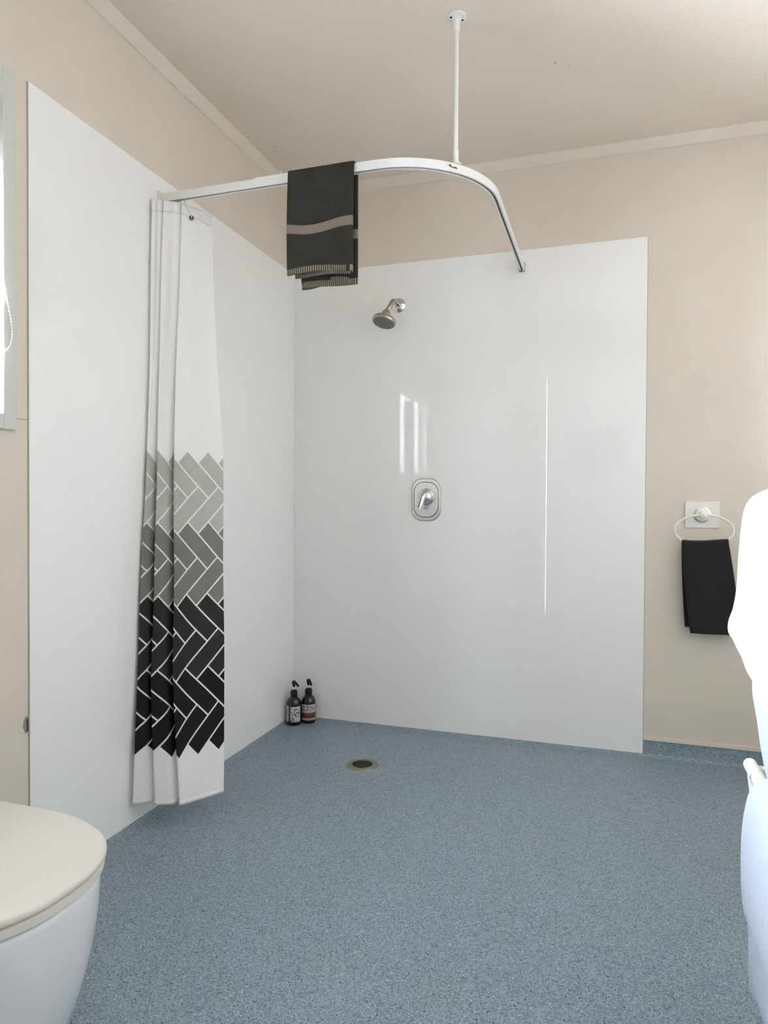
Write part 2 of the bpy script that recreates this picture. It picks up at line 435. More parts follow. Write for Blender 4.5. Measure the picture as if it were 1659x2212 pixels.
obj('window_pane', bx((-0.07,-1.965,WZ0+g), (-0.066,WY1-g,WZ1-g)), M['pane'], win, smooth=False)

# sheet joint line on the wall below the window corner
bm = bmesh.new(); box(bm, (0, WY1+fw+0.001, 1.2035), (0.0008, -L-0.0035, 1.2045))
struct('trim_8', bm, M['marks'], smooth=False)

# rear wall with a white door, seen in the gloss of the panels
DX0, DX1, DZ = 0.86, 1.66, 2.06
bm = bmesh.new()
box(bm, (0,YR-T,FZ-0.02), (DX0,YR,H)); box(bm, (DX1,YR-T,FZ-0.02), (XR,YR,H)); box(bm, (DX0,YR-T,DZ), (DX1,YR,H))
struct('wall_rear', bm, M['paint'], smooth=False)
door = struct('door_1', bx((DX0+0.004,YR-0.045,FZ+0.006), (DX1-0.004,YR-0.008,DZ-0.004)), M['white_plastic'], bevel=0.002)
bm = bmesh.new(); lathe(bm, [(0.026,0),(0.026,0.008),(0.010,0.010),(0.010,0.04)], 20, frame_z((0,1,0),(DX0+0.07,YR-0.008,1.0)))
box(bm, (DX0+0.06,YR+0.024,0.99), (DX0+0.18,YR+0.036,1.01))
obj('door_handle', bm, M['chrome_dull'], door, bevel=0.002)
pc = thing('picture', 'grey print mirrored faintly in the glossy back panel', 'picture', (1.245,YR-0.0075,1.41))
obj('picture_frame', bx((-0.185,0,-0.20),(0.185,0.010,0.20)), M['wood_dark'], pc, bevel=0.002)
obj('print', bx((-0.170,0.0105,-0.185),(0.170,0.0115,0.185)), M['sticker_grey'], pc, smooth=False)
bm = bmesh.new()
for lo, hi in (((DX0-0.06,YR,FZ),(DX0,YR+0.014,DZ+0.06)), ((DX1,YR,FZ),(DX1+0.06,YR+0.014,DZ+0.06)), ((DX0,YR,DZ),(DX1,YR+0.014,DZ+0.06))): box(bm, lo, hi)
obj('door_frame', bm, M['trim'], door, bevel=0.002)

# ------------------------------------------------------------------ blind and its chain
t = thing('roller_blind', 'cream roller blind pulled partly down over the window', 'blind', (0.0,-1.981,1.94))
bm = bmesh.new(); lathe(bm, [(0.017,-0.384),(0.017,0.384)], 24, frame_z((0,1,0),(-0.024,0,0.02)))
obj('roller', bm, M['blind'], t)
obj('blind_fabric', bx((-0.0425,-0.384,-0.16), (-0.0415,0.384,0.02)), M['blind'], t, smooth=False)
obj('bottom_rail', bx((-0.046,-0.384,-0.172), (-0.038,0.384,-0.158)), M['white_plastic'], t, bevel=0.002)
# bead chain: loop hanging beside the far jamb
ch = thing('blind_chain', 'white bead chain loop hanging beside the window', 'chain', (0.0,-1.58,1.94))
loop = spline([(0.0210,-0.0290,0.0),(0.0210,-0.0270,-0.3550),(0.0210,-0.0170,-0.4160),(0.0210,-0.0040,-0.4770),(0.0210,0.0050,-0.5180),(0.0210,0.0060,-0.5510),(0.0210,-0.0020,-0.5740),(0.0210,-0.0170,-0.5900),(0.0210,-0.0330,-0.6000),(0.020,-0.050,-0.30),(0.020,-0.040,0.0)], 10)
bm = bmesh.new(); tube(bm, loop, 0.0008, 6); obj('chain_cord', bm, M['bead'], ch)
bm = bmesh.new(); acc = 0; last = loop[0]
def ball(bm, p, r):
    bmesh.ops.create_icosphere(bm, subdivisions=1, radius=r, matrix=Matrix.Translation(p))
for q in loop:
    acc += (q-last).length; last = q
    if acc >= 0.0062:
        acc = 0; ball(bm, q, 0.0020)
bd = obj('bead', bm, M['bead'], ch); bd['kind'] = 'stuff'

# ------------------------------------------------------------------ shower curtain track
ZT = 1.963
TY = -0.987; TX = 1.024; R = 0.300
path = [(0.006, TY, ZT)] + [(x, TY, ZT) for x in (0.2, 0.4, TX-R)]
for k in range(1, 24):
    a = math.radians(-90+90*k/24); path.append((TX-R+R*math.cos(a), TY+R+R*math.sin(a), ZT))
path += [(TX, TY+R, ZT), (TX, -0.4, ZT), (TX, -0.2, ZT), (TX, -0.0075, ZT)]
def sweep(bm, path, prof, z=0.0):
    """prof: (side, z) with side to the right of travel"""
    P = [Vector(p) for p in path]; rings = []
    for i, p in enumerate(P):
        t = (P[min(i+1,len(P)-1)]-P[max(i-1,0)]).normalized()
        s = Vector((t.y, -t.x, 0))
        rings.append([bm.verts.new(p+s*a+Vector((0,0,b))) for a, b in prof])
    n = len(prof)
    for a, b in zip(rings, rings[1:]):
        for i in range(n): bm.faces.new((a[i], a[(i+1)%n], b[(i+1)%n], b[i]))
    bm.faces.new(rings[0][::-1]); bm.faces.new(rings[-1]); return bm
track = thing('curtain_track', 'white curved shower curtain track from left wall round to back wall', 'curtain track', (0, TY, ZT))
def rel(pts, o): return [tuple(Vector(p)-Vector(o)) for p in pts]
pr = [(-0.009,-0.013),(-0.009,0.011),(-0.007,0.013),(0.007,0.013),(0.009,0.011),(0.009,-0.013),(0.0035,-0.013),(0.0035,-0.011),(0.007,-0.011),(0.007,0.010),(-0.007,0.010),(-0.007,-0.011),(-0.0035,-0.011),(-0.0035,-0.013)]
rail = obj('rail', sweep(bmesh.new(), rel(path, (0,TY,ZT)), pr), M['track'], track, autos=25)
obj('glider_channel', sweep(bmesh.new(), rel(path, (0,TY,ZT)), [(-0.0068,-0.0106),(0.0068,-0.0106),(0.0068,-0.0085),(-0.0068,-0.0085)]), M['slot'], track, autos=25)
bm = bmesh.new(); box(bm, (0.0046,-0.015,-0.020), (0.010,0.015,0.020)); box(bm, (0.0101,-0.0105,-0.0145), (0.045,0.0105,-0.0134)); obj('wall_bracket', bm, M['track'], track, bevel=0.0015)
bm = bmesh.new(); y = -TY
box(bm, (TX-0.012, y-0.0101, -0.019), (TX+0.012, y-0.0046, 0.018)); obj('wall_bracket', bm, M['chrome_dull'], track, bevel=0.0015)
bm = bmesh.new(); tube(bm, [(TX+0.004, y-0.011, -0.008), (TX+0.006, y-0.022, -0.019)], 0.0035, 8); obj('end_stop', bm, M['white_plastic'], track)
# joiner on the straight run and tiny upstand screw
bm = bmesh.new(); box(bm, (0.345,-0.0102,0.004), (0.52,0.0102,0.0146)); obj('joiner', bm, M['track'], track, bevel=0.001)
bm = bmesh.new(); tube(bm, [(0.428,0,0.0146),(0.429,0,0.022),(0.432,0,0.026)], 0.0018, 8); obj('joiner_screw', bm, M['track'], track)
# small printed emblem on the outside of the bend
def on_arc(ang, out, dz):
    a = math.radians(ang); r = R+out
    return Vector((TX-R+r*math.cos(a), -TY+TY+R+r*math.sin(a)-0.0, dz))
bm = bmesh.new()
def arc_poly(bm, pts, out=0.0096):
    vs = [bm.verts.new(on_arc(a, out, z)) for a, z in pts]
    vs2 = [bm.verts.new(on_arc(a, out-0.0004, z)) for a, z in pts]
    bm.faces.new(vs); n = len(vs)
    for i in range(n): bm.faces.new((vs[i], vs[(i+1)%n], vs2[(i+1)%n], vs2[i]))
A0 = -47.5
arc_poly(bm, [(A0-3.2,0.0035),(A0-1.6,0.0030),(A0-0.4,0.0012),(A0+1.6,0.0006),(A0+3.0,0.0015),(A0+2.2,-0.0030),(A0+0.6,-0.0026),(A0-1.2,-0.0010),(A0-2.0,0.0018)])
arc_poly(bm, [(A0-1.4,0.0070),(A0-0.8,0.0068),(A0-0.2,0.0012),(A0-1.4,0.0014)])
arc_poly(bm, [(A0+2.0,0.0030),(A0+3.0,0.0015),(A0+3.6,-0.0036),(A0+2.2,-0.0032)])
obj('printed_emblem', bm, M['logo'], rail, smooth=False)

# ceiling support post
px, py = 0.940, -0.893
post = thing('support_post', 'thin white ceiling rod holding up the curtain track bend', 'support rod', (px, py, ZT+0.0135))
hh = H-ZT-0.0135
bm = bmesh.new(); lathe(bm, [(0.0060,0.012),(0.0060,hh-0.03)], 20); obj('rod', bm, M['track'], post)
bm = bmesh.new(); lathe(bm, [(0.0165,0),(0.0160,0.003),(0.0095,0.006),(0.0080,0.012),(0.0080,0.040),(0.0068,0.042)], 24); obj('lower_socket', bm, M['track'], post)
bm = bmesh.new(); lathe(bm, [(0.0090,hh-0.044),(0.0095,hh-0.010),(0.013,hh-0.006),(0.026,hh-0.005),(0.027,hh-0.003),(0.027,hh)], 32); fl = obj('ceiling_flange', bm, M['white_plastic'], post)
for a in (35, 215):
    bm = bmesh.new(); lathe(bm, [(0.0032,-0.0015),(0.0032,0.0)], 12, Matrix.Translation((0.018*math.cos(math.radians(a)), 0.018*math.sin(math.radians(a)), hh-0.0052)))
    obj('screw', bm, M['dark'], fl)

# ------------------------------------------------------------------ curtain
# plan outlines at several heights (x, y), same number of points: right hem -> left edge
K = {
 1.935:[(0.150,-0.912),(0.125,-0.930),(0.100,-0.955),(0.088,-0.990),(0.098,-0.960),(0.082,-0.975),(0.072,-1.000),(0.056,-1.010),(0.044,-1.022),(0.052,-0.992),(0.040,-1.005),(0.030,-1.030),(0.020,-1.030),(0.016,-1.040),(0.018,-0.985)],
 1.55: [(0.158,-0.908),(0.132,-0.932),(0.100,-0.965),(0.083,-1.003),(0.094,-0.968),(0.077,-0.985),(0.066,-1.015),(0.051,-1.024),(0.040,-1.034),(0.048,-1.000),(0.036,-1.012),(0.028,-1.038),(0.020,-1.042),(0.0145,-1.050),(0.016,-0.990)],
 1.15: [(0.180,-0.900),(0.150,-0.930),(0.110,-0.975),(0.082,-1.022),(0.094,-0.975),(0.076,-0.985),(0.064,-1.022),(0.052,-1.044),(0.042,-1.054),(0.050,-1.010),(0.037,-1.022),(0.030,-1.050),(0.022,-1.060),(0.016,-1.062),(0.016,-1.000)],
 0.75: [(0.197,-0.920),(0.165,-0.955),(0.122,-1.000),(0.094,-1.042),(0.104,-0.985),(0.086,-1.000),(0.075,-1.048),(0.062,-1.066),(0.050,-1.074),(0.058,-1.020),(0.040,-1.035),(0.032,-1.070),(0.020,-1.085),(0.0135,-1.090),(0.016,-1.020)],
 0.45: [(0.214,-0.945),(0.185,-0.985),(0.142,-1.035),(0.114,-1.070),(0.122,-1.005),(0.100,-1.020),(0.090,-1.070),(0.072,-1.090),(0.054,-1.096),(0.064,-1.040),(0.050,-1.050),(0.040,-1.090),(0.024,-1.108),(0.0135,-1.110),(0.018,-1.040)],
 0.10: [(0.235,-0.985),(0.215,-1.025),(0.185,-1.075),(0.160,-1.106),(0.166,-1.045),(0.150,-1.060),(0.138,-1.105),(0.112,-1.122),(0.087,-1.128),(0.096,-1.070),(0.084,-1.080),(0.070,-1.115),(0.046,-1.135),(0.024,-1.142),(0.024,-1.060)],
}
for z_, f_ in ((1.935, 0.45), (1.55, 0.55), (1.15, 0.85)):
    k_ = K[z_]
    for v_, (a_, b_) in ((4,(3,6)), (5,(3,6)), (9,(8,11)), (10,(8,11))):
        mx_, my_ = (k_[a_][0]+k_[b_][0])/2, (k_[a_][1]+k_[b_][1])/2
        k_[v_] = (mx_+(k_[v_][0]-mx_)*f_, my_+(k_[v_][1]-my_)*f_)
zs = sorted(K, reverse=True)
def curtain_plan(z):
    if z >= zs[0]: return [Vector((x, y)) for x, y in K[zs[0]]]
    for i in range(len(zs)-1):
        if zs[i] >= z >= zs[i+1]:
            t = (zs[i]-z)/(zs[i]-zs[i+1])
            p1, p2 = K[zs[i]], K[zs[i+1]]; p0 = K[zs[max(i-1,0)]]; p3 = K[zs[min(i+2,len(zs)-1)]]
            o = []
            for a, b, c, d in zip(p0, p1, p2, p3):
                a, b, c, d = map(Vector, (a, b, c, d))
                m1 = (c-a)*0.5 if i > 0 else (c-b); m2 = (d-b)*0.5 if i+2 < len(zs) else (c-b)
                h = t*t*t; q = t*t
                o.append((2*h-3*q+1)*b + (h-2*q+t)*m1*0.9 + (-2*h+3*q)*c + (h-q)*m2*0.9)
            return o
    return [Vector((x, y)) for x, y in K[zs[-1]]]
CO = Vector((0.10,-1.0,0.10))
rows = []; uvs = []
NZ = 150
ZTOP, ZBOT = 1.940, 0.100
ref = spline([Vector((p[0],p[1],0)) for p in curtain_plan(0.9)], 8)
Uref = [0.0]
for a, b in zip(ref, ref[1:]): Uref.append(Uref[-1]+(b-a).length)
for i in range(NZ+1):
    z = ZTOP+(ZBOT-ZTOP)*i/NZ
    pl = spline([Vector((p[0],p[1],0)) for p in curtain_plan(z)], 8)
    row = []; uv = []; U = 0
    for j, p in enumerate(pl):
        if j: U += (p-pl[j-1]).length
        s = j/(len(pl)-1)
        # top edge sags between the hooks, hem lifts a little inside the pleats
        top = -0.024*math.exp(-((j-2)/6.0)**2) if i == 0 else -0.024*math.exp(-((j-2)/6.0)**2)*max(0, 1-i/12)
        hem = 0.0
        if z < 0.35: hem = 0.0
        wr = 0.0014*math.sin(z*6+j*0.11)+0.0006*math.sin(z*13+j*0.2)
        row.append(Vector((p.x+wr*0.6, p.y+wr, z+top+hem))-CO)
        uv.append((0.60+0.019-1.14*(0.2*U+0.8*Uref[j]), z))
    rows.append(row); uvs.append(uv)
cur = thing('shower_curtain', 'white shower curtain bunched at left wall, grey to black herringbone tiles on its lower half', 'shower curtain', CO)
cl = obj('curtain_cloth', grid_mesh(rows, uvs), M['curtain'], cur, autos=80)
# sewn top and bottom hems: slightly thicker folded strips
def hem_strip(i0, i1, name):
    rr = []; uu = []
    for i in range(i0, i1+1):
        r = []; u = []
        for j, p in enumerate(rows[i]):
            q = rows[i][min(j+1, len(rows[i])-1)]-rows[i][max(j-1,0)]
            n = Vector((q.y, -q.x, 0)).normalized()
            # toward the room (away from the wall corner)
            r.append(p+n*0.0)
            u.append(uvs[i][j])
        rr.append(r); uu.append(u)
    return obj(name, grid_mesh(rr, uu), M['curtain'], cl, solid=0.0016, autos=80)
hem_strip(0, 3, 'top_hem'); hem_strip(NZ-1, NZ, 'bottom_hem')
# eyelet and hooks
def eyelet(c, nrm):
    m = frame_z(nrm, c)
    bm = bmesh.new(); pts = [m @ Vector((0.0072*math.cos(a), 0.0072*math.sin(a), 0)) for a in [2*PI*k/20 for k in range(20)]]
    tube(bm, pts, 0.0022, 8, closed=True)
    return bm
ec = Vector((0.100,-0.957,1.903))-CO
nrm = Vector((0.62,-0.78,0.0)).normalized()
obj('eyelet', eyelet(ec+nrm*0.0035, nrm), M['chrome_dull'], cl)
bm = bmesh.new(); lathe(bm, [(0.0052,0),(0.0052,0.0012)], 16, frame_z(nrm, ec+nrm*0.0012)); obj('eyelet_hole', bm, M['dark'], cl)
hk = thing('curtain_hook', 'white plastic hook carrying the curtain by its metal eyelet', 'curtain hook', (0.094,-0.972,1.9485))
o0 = Vector((0.094,-0.972,1.9485))
e2 = ec+CO-o0
bm = bmesh.new(); tube(bm, spline([(0,-0.008,-0.001),(0.003,-0.006,-0.016),tuple(e2+nrm*0.006+Vector((0,0,0.012))),tuple(e2+nrm*0.006+Vector((0,0,-0.001))),tuple(e2+nrm*0.0035+Vector((0,0,-0.003)))], 6), 0.0016, 8)
tube(bm, spline([(-0.004,-0.008,-0.001),(-0.003,-0.006,-0.018),(-0.001,0.004,-0.026)], 6), 0.0014, 8)
obj('hook_wire', bm, M['white_plastic'], hk)
bm = bmesh.new(); lathe(bm, [(0.003,-0.004),(0.003,0.004)], 12, frame_z((1,0,0),(0,-0.010,0.001))); obj('glider', bm, M['white_plastic'], hk)
# more gliders queued in the slot to the wall
for k, x in enumerate((0.064,0.072,0.080)):
    g = bmesh.new(); lathe(g, [(0.0026,-0.0014),(0.0026,0.0014)], 10, frame_z((1,0,0),(0,0,0))); tube(g, [(0,0,-0.002),(0,0,-0.010)], 0.001, 6)
    tag(obj('track_glider', g, M['nozzle']), 'tiny grey glider in the track slot above the bunched curtain', 'glider', 'gliders in the track').location = (x, TY, ZT-0.0155)

# ------------------------------------------------------------------ charcoal towel over the track
TO = Vector((0.56, TY, ZT+0.014))
def drape_towel():
    """folded in two lengthwise: s runs left -> right on the outer layer, round the fold, back on the inner layer"""
    rows = []; uvs = []
    Wd = 0.200; x0 = 0.463
    fz, bz = 1.668, 1.642            # front and back bottom levels
    ztop = ZT+0.0175
    front = ztop-fz; back = ztop-bz
    prof = []                          # (y offset outward sign, z, dist, weight)
    n1, n2, n3 = 34, 9, 34
    half = 0.019
    for k in range(n1+1):
        z = fz+(ztop-0.010-fz)*k/n1; prof.append(('f', z))
    for k in range(1, n2): prof.append(('a', k/n2))
    for k in range(n3+1):
        z = ztop-0.010-(ztop-0.010-bz)*k/n3; prof.append(('b', z))
    total = front+back
    NS = 22
    S_ = []
    for k in range(NS+1): S_.append(('o', k/NS))
    for k in range(1, 6): S_.append(('r', k/6))
    for k in range(NS+1): S_.append(('i', 1-k/NS*0.93))
    dist = 0; last = None
    for kind, v in prof:
        if kind == 'f': h = (ztop-v)/front; side = -1
        elif kind == 'b': h = (ztop-v)/back; side = 1
        else: h = 0; side = 0
        row = []; uv = []
        for sk, s in S_:
            # loosening towards the bottom
            open_ = h**2
            gap = 0.008+(0.014 if side <= 0 else 0.004)*open_
            bulge = math.sin(PI*min(max(s, 0), 1))
            if side <= 0: shift = 0.0-0.012*h*h*s; xl = x0-0.003*math.sin(PI*h*0.9)+0.004*open_; Wl = Wd-0.006*open_+shift
            else: shift = 0; xl = x0+0.012+0.012*open_; Wl = 0.188-0.014*open_
            wave = 0.010*open_*math.sin(s*5.6+0.6)
            if sk == 'o': off = 0.0; x = xl+Wl*s
            elif sk == 'r':
                a = PI*s; x = xl+Wl+gap*0.5*math.sin(a); off = gap*(1-math.cos(a))/2
            else: off = gap*(0.9+0.15*open_*math.sin(s*7)); x = xl+Wl*s
            se = 1.0 if sk == 'r' else s; wv_ = 0.010*open_*math.sin(se*5.6+0.6); mixr = 0 if sk == 'o' else (1 if sk == 'i' else s); w2 = wv_*(1-1.4*mixr)
            lift = ((0.010*math.sin(se*PI)**1.5*(0.4+se)-0.002)*(1-mixr)+(0.002*math.sin(se*4)-0.004)*mixr)*open_
            if kind == 'a':
                a = PI*v; rad = half-off*0.8
                y = TY-rad*math.cos(a); z = ztop-0.010+(0.010-off*0.55)*math.sin(a)
            else:
                y = TY+side*(half+0.004*h-off*0.8+w2); z = v+lift
            row.append(Vector((x, y, z))-TO)
            u = (s if sk == 'o' else (1+0.10*s if sk == 'r' else 1.10+(1-s)))*Wd
            uv.append(u)
        # distance measured from the nearer hem
        if kind == 'f': dd = (v-fz)
        elif kind == 'b': dd = (v-bz)
        else: dd = 0.3
        uvr = []
        for (sk, s), u in zip(S_, uv):
            # woven band dips slightly where cloth bends
            w = 0.008*math.sin((s if sk == 'o' else 1.0)*5.4+2.6)
            uvr.append((u, dd - (w if 0.05 < dd else 0)))
        rows.append(row); uvs.append(uvr)
    return grid_mesh(rows, uvs)
tw = obj('bath_towel', drape_towel(), M['towel_band'], solid=0.0045, autos=80)
tw.location = TO
tag(tw, 'folded charcoal towel with lighter woven bands draped over the curtain track', 'towel')

# ------------------------------------------------------------------ shower head
sh = thing('overhead_shower', 'chrome shower rose on a short bent arm high on back panel', 'shower head', (0.499,-0.0046,1.852))
o = Vector((0.499,-0.0046,1.852))
bm = bmesh.new(); lathe(bm, [(0.031,0),(0.031,0.003),(0.028,0.007),(0.016,0.011),(0.0135,0.016)], 36, frame_z((0,-1,0))); obj('wall_flange', bm, M['chrome'], sh)
hc = Vector((0.473,-0.128,1.752)); nd = Vector((-0.13,-0.32,-0.94)).normalized()
top = hc-nd*0.050
arm = spline([(0,-0.008,0),(0.002,-0.045,0.004),tuple(Vector((0.500,-0.088,1.848))-o),tuple(Vector((0.493,-0.104,1.825))-o),tuple(top-o)], 8)
bm = bmesh.new(); tube(bm, arm, 0.0100, 16); obj('shower_arm', bm, M['chrome_dull'], sh)
mz = frame_z(nd, hc-o)
bm = bmesh.new(); lathe(bm, [(0.010,-0.060),(0.0125,-0.055),(0.0185,-0.046),(0.0195,-0.036),(0.0175,-0.028),(0.020,-0.022)], 28, mz); obj('swivel_collar', bm, M['chrome_dull'], sh)
bm = bmesh.new(); lathe(bm, [(0.018,-0.027),(0.034,-0.022),(0.046,-0.016),(0.0495,-0.010),(0.0495,0.000),(0.047,0.004),(0.044,0.004)], 48, mz); head = obj('head_shell', bm, M['chrome_dull'], sh)
bm = bmesh.new(); lathe(bm, [(0.0435,0.0035),(0.0435,0.0050),(0.020,0.0065),(0.001,0.0068)], 40, mz); fc = obj('spray_face', bm, M['face'], sh)
bm = bmesh.new()
for ring, cnt in ((0.038,26),(0.031,20),(0.024,15),(0.016,10),(0.008,6)):
    for k in range(cnt):
        a = 2*PI*k/cnt; m2 = mz @ Matrix.Translation((ring*math.cos(a), ring*math.sin(a), 0.0052))
        lathe(bm, [(0.0015,0),(0.0010,0.0030)], 6, m2)
nz = obj('spray_nozzle', bm, M['nozzle'], fc); nz['kind'] = 'stuff'

# ------------------------------------------------------------------ mixer
mx_ = thing('shower_mixer', 'chrome single lever shower mixer on oval plate on back panel', 'shower mixer', (0.626,-0.0046,1.016))
mw = frame_z((0,-1,0)) ; 
mw = Matrix(((1,0,0,0),(0,0,-1,0),(0,1,0,0),(0,0,0,1)))   # plan (x,y)->(x,z), depth -> -y
bm = bmesh.new()
prism(bm, rrect(0.124,0.178,0.046,10), 0, 0.0035, mw)
plate = obj('cover_plate', bm, M['satin'], mx_, bevel=0.0015)
bm = bmesh.new(); 
o1 = rrect(0.1055,0.1505,0.042,10); 
tube(bm, [mw @ Vector((x,y,0.0036)) for x, y in o1], 0.0011, 6, closed=True); obj('plate_groove', bm, M['dark'], plate)
bm = bmesh.new(); tube(bm, [mw @ Vector((x,y,0.0022)) for x, y in rrect(0.1243,0.1783,0.046,10)], 0.0009, 6, closed=True); obj('plate_rim', bm, M['grate'], plate)
bm = bmesh.new(); prism(bm, rrect(0.103,0.148,0.041,10), 0.0035, 0.0062, mw, 0.985); obj('raised_plate', bm, M['satin'], mx_, bevel=0.001)
bm = bmesh.new(); lathe(bm, [(0.036,0.006),(0.036,0.012),(0.033,0.016),(0.030,0.030),(0.027,0.037),(0.019,0.043),(0.001,0.045)], 40, mw @ Matrix.Translation((0.003,0.012,0))); dome = obj('handle_dome', bm, M['chrome'], mx_)
bm = bmesh.new()
lv = spline([(0.002,-0.038,0.024),(-0.003,-0.050,0.008),(-0.010,-0.058,-0.018),(-0.016,-0.061,-0.040)], 8)
tube(bm, lv, [0.0115+0.0015*math.sin(PI*min(1,0.3+0.6*i/len(lv))) for i in range(len(lv))], 16)
lever = obj('lever', bm, M['chrome'], mx_)
bm = bmesh.new(); tube(bm, [p+Vector((-0.001,-0.0124,0.0)) for p in lv[5:-2]], 0.0018, 6); obj('lever_groove', bm, M['dark'], lever)
bm = bmesh.new(); lathe(bm, [(0.0022,0),(0.0022,0.001)], 12, frame_z((0,-1,0.3),(-0.002,-0.0545,0.016))); obj('indicator_dot', bm, M['dark'], lever)

# ------------------------------------------------------------------ floor drain
dr = thing('floor_drain', 'round stainless floor drain with dark slotted grate in blue vinyl', 'drain', (0.497,-0.436,FZ))
bm = bmesh.new(); lathe(bm, [(0.0615,0.000),(0.060,0.0022),(0.056,0.0028),(0.051,0.0022)], 48, cap=False); lathe(bm, [(0.051,0.0022),(0.0505,0.0010),(0.0495,0.0010)], 48, cap=False); obj('outer_ring', bm, M['steel'], dr)
bm = bmesh.new(); lathe(bm, [(0.0495,0.0008),(0.0485,0.0030),(0.044,0.0040),(0.0385,0.0036),(0.038,0.0010)], 48, cap=False); obj('inner_ring', bm, M['steel'], dr)
bm = bmesh.new(); lathe(bm, [(0.0500,0.0004),(0.0500,0.0009)], 48); obj('drain_sump', bm, M['dark'], dr)
for k in range(6):
    yy = -0.0295+k*0.0118; hw = math.sqrt(0.0382**2-yy**2)
    bm = bmesh.new(); box(bm, (-hw, yy-0.0021, 0.0009), (hw, yy+0.0021, 0.0032)); b_ = obj('grate_bar', bm, M['grate'], dr, bevel=0.0005)
    b_.rotation_euler = (0,0,math.radians(8))

# ------------------------------------------------------------------ pump bottles
def bottle(loc, rotz, lab, lm, two):
    t = thing('pump_bottle', lab, 'soap bottle', loc, rotz, 'pump bottles in the shower corner')
    bm = bmesh.new(); lathe(bm, [(0.026,0.0),(0.0305,0.002),(0.0322,0.006),(0.0325,0.088),(0.0318,0.097),(0.029,0.106),(0.023,0.115),(0.0165,0.121),(0.0135,0.124),(0.0130,0.130)], 40)
    obj('bottle_body', bm, M['bottle'], t)
    bm = bmesh.new(); lathe(bm, [(0.0150,0.124),(0.0158,0.126),(0.0158,0.143),(0.0145,0.149),(0.0085,0.154),(0.0062,0.155)], 32); obj('pump_collar', bm, M['pump'], t)
    bm = bmesh.new(); lathe(bm, [(0.0055,0.153),(0.0055,0.165)], 20); obj('pump_stem', bm, M['white_plastic'], t)
    bm = bmesh.new(); lathe(bm, [(0.0045,0.164),(0.0050,0.170),(0.0085,0.178),(0.0095,0.186),(0.0088,0.191),(0.005,0.193)], 24)
    tube(bm, spline([(-0.003,0,0.1865),(0.012,0,0.1835),(0.024,0,0.1775),(0.031,0,0.1735)], 6), [0.0068]*8+[0.0056]*6+[0.0046]*5, 12); obj('pump_head', bm, M['pump'], t)
    def wrap(a0, a1, z0, z1, nm, m):
        rr = []; uu = []
        for i in range(9):
            z = z0+(z1-z0)*i/8; rr.append([Vector((0.0329*math.cos(a), 0.0329*math.sin(a), z)) for a in [math.radians(a0+(a1-a0)*k/24) for k in range(25)]]); uu.append([(k/24, i/8) for k in range(25)])
        return obj(nm, grid_mesh(rr, uu), m, t, solid=0.0003, autos=80)
    return t, wrap
# angle of the label as seen: local x = spout direction
t, wrap = bottle((0.048,-0.088,FZ+0.0007), math.radians(-25), 'dark pump bottle with black and white leaf label, nearer the left wall', None, True)
wrap(-68, 18, 0.017, 0.084, 'front_label', M['label_leaf']); wrap(-160, -84, 0.017, 0.088, 'side_label', M['label_leaf'])
t, wrap = bottle((0.0975,-0.0415,FZ+0.0007), math.radians(-42), 'dark pump bottle with pink and brown label, nearer the back panel', None, False)
wrap(-90, 60, 0.015, 0.086, 'front_label', M['label_red'])

# ------------------------------------------------------------------ towel ring and hand towel
rg = thing('towel_ring', 'white ring towel holder on square backplate right of shower panel', 'towel ring', (1.704,0,0.963))
bm = bmesh.new(); prism(bm, rrect(0.118,0.100,0.004,3), 0, 0.008, mw); bp_ = obj('backplate', bm, M['white_plastic'], rg, bevel=0.0015)
bm = bmesh.new(); lathe(bm, [(0.0285,0.008),(0.0295,0.010),(0.0295,0.014),(0.0275,0.015)], 40, mw, cap=True); obj('chrome_collar', bm, M['chrome'], rg)
bm = bmesh.new(); lathe(bm, [(0.0265,0.014),(0.0255,0.018),(0.020,0.022),(0.013,0.024),(0.012,0.034),(0.0135,0.038),(0.0125,0.046),(0.006,0.050)], 36, mw); obj('boss', bm, M['white_plastic'], rg)
rp = [Vector((0.002+0.101*math.cos(a)*(1.0 if math.sin(a) > 0 else 1.0), -0.040-0.012*math.sin(a)*0, -0.058+0.058*math.sin(a)*(1.0 if math.sin(a) > 0 else 1.0))) for a in [2*PI*k/64 for k in range(64)]]
bm = bmesh.new(); tube(bm, rp, 0.0042, 10, closed=True); obj('ring_bar', bm, M['white_plastic'], rg)

HT = Vector((1.712,-0.040,0.856))
def hand_towel():
    rows = []; uvs = []; n1 = 26
    prof = []
    fz, bz = -0.336, -0.318
    for k in range(n1+1): prof.append(('f', fz+(0.0-fz)*k/n1))
    for k in range(1, 7): prof.append(('a', k/7))
    for k in range(n1+1): prof.append(('b', bz*k/n1))
    NS = 20
    for kind, v in prof:
        row = []; uv = []
        for k in range(NS+1):
            s = k/NS
            if kind == 'a':
                a = PI*v; y = -0.0105*math.cos(a); z = 0.0095*math.sin(a); h = 0
            else:
                h = -v/0.33; sd = -1 if kind == 'f' else 1
                y = sd*(0.0105+0.004*h+0.004*h*math.sin(s*6)); z = v
            # leans right as it falls
            xl = -0.081+0.010*h+0.020*h*h if kind != 'b' else -0.081+0.004*h+0.012*h*h
            xr = 0.077+0.044*h*(1.3-0.3*h)
            if kind == 'b': y = min(y, 0.028)
            zz = z+(0.006*math.sin(s*PI*0.5)**3-0.003*math.sin(s*PI) if h < 0.02 else 0.004*(s**4)*(1-h))
            row.append(Vector((xl+(xr-xl)*s, y, zz))); uv.append((s, v))
        rows.append(row); uvs.append(uv)
    return grid_mesh(rows, uvs)
ht = obj('hand_towel', hand_towel(), M['towel_black'], solid=0.007, autos=80); ht.location = HT
tag(ht, 'black hand towel hanging from the white ring on back wall', 'towel')

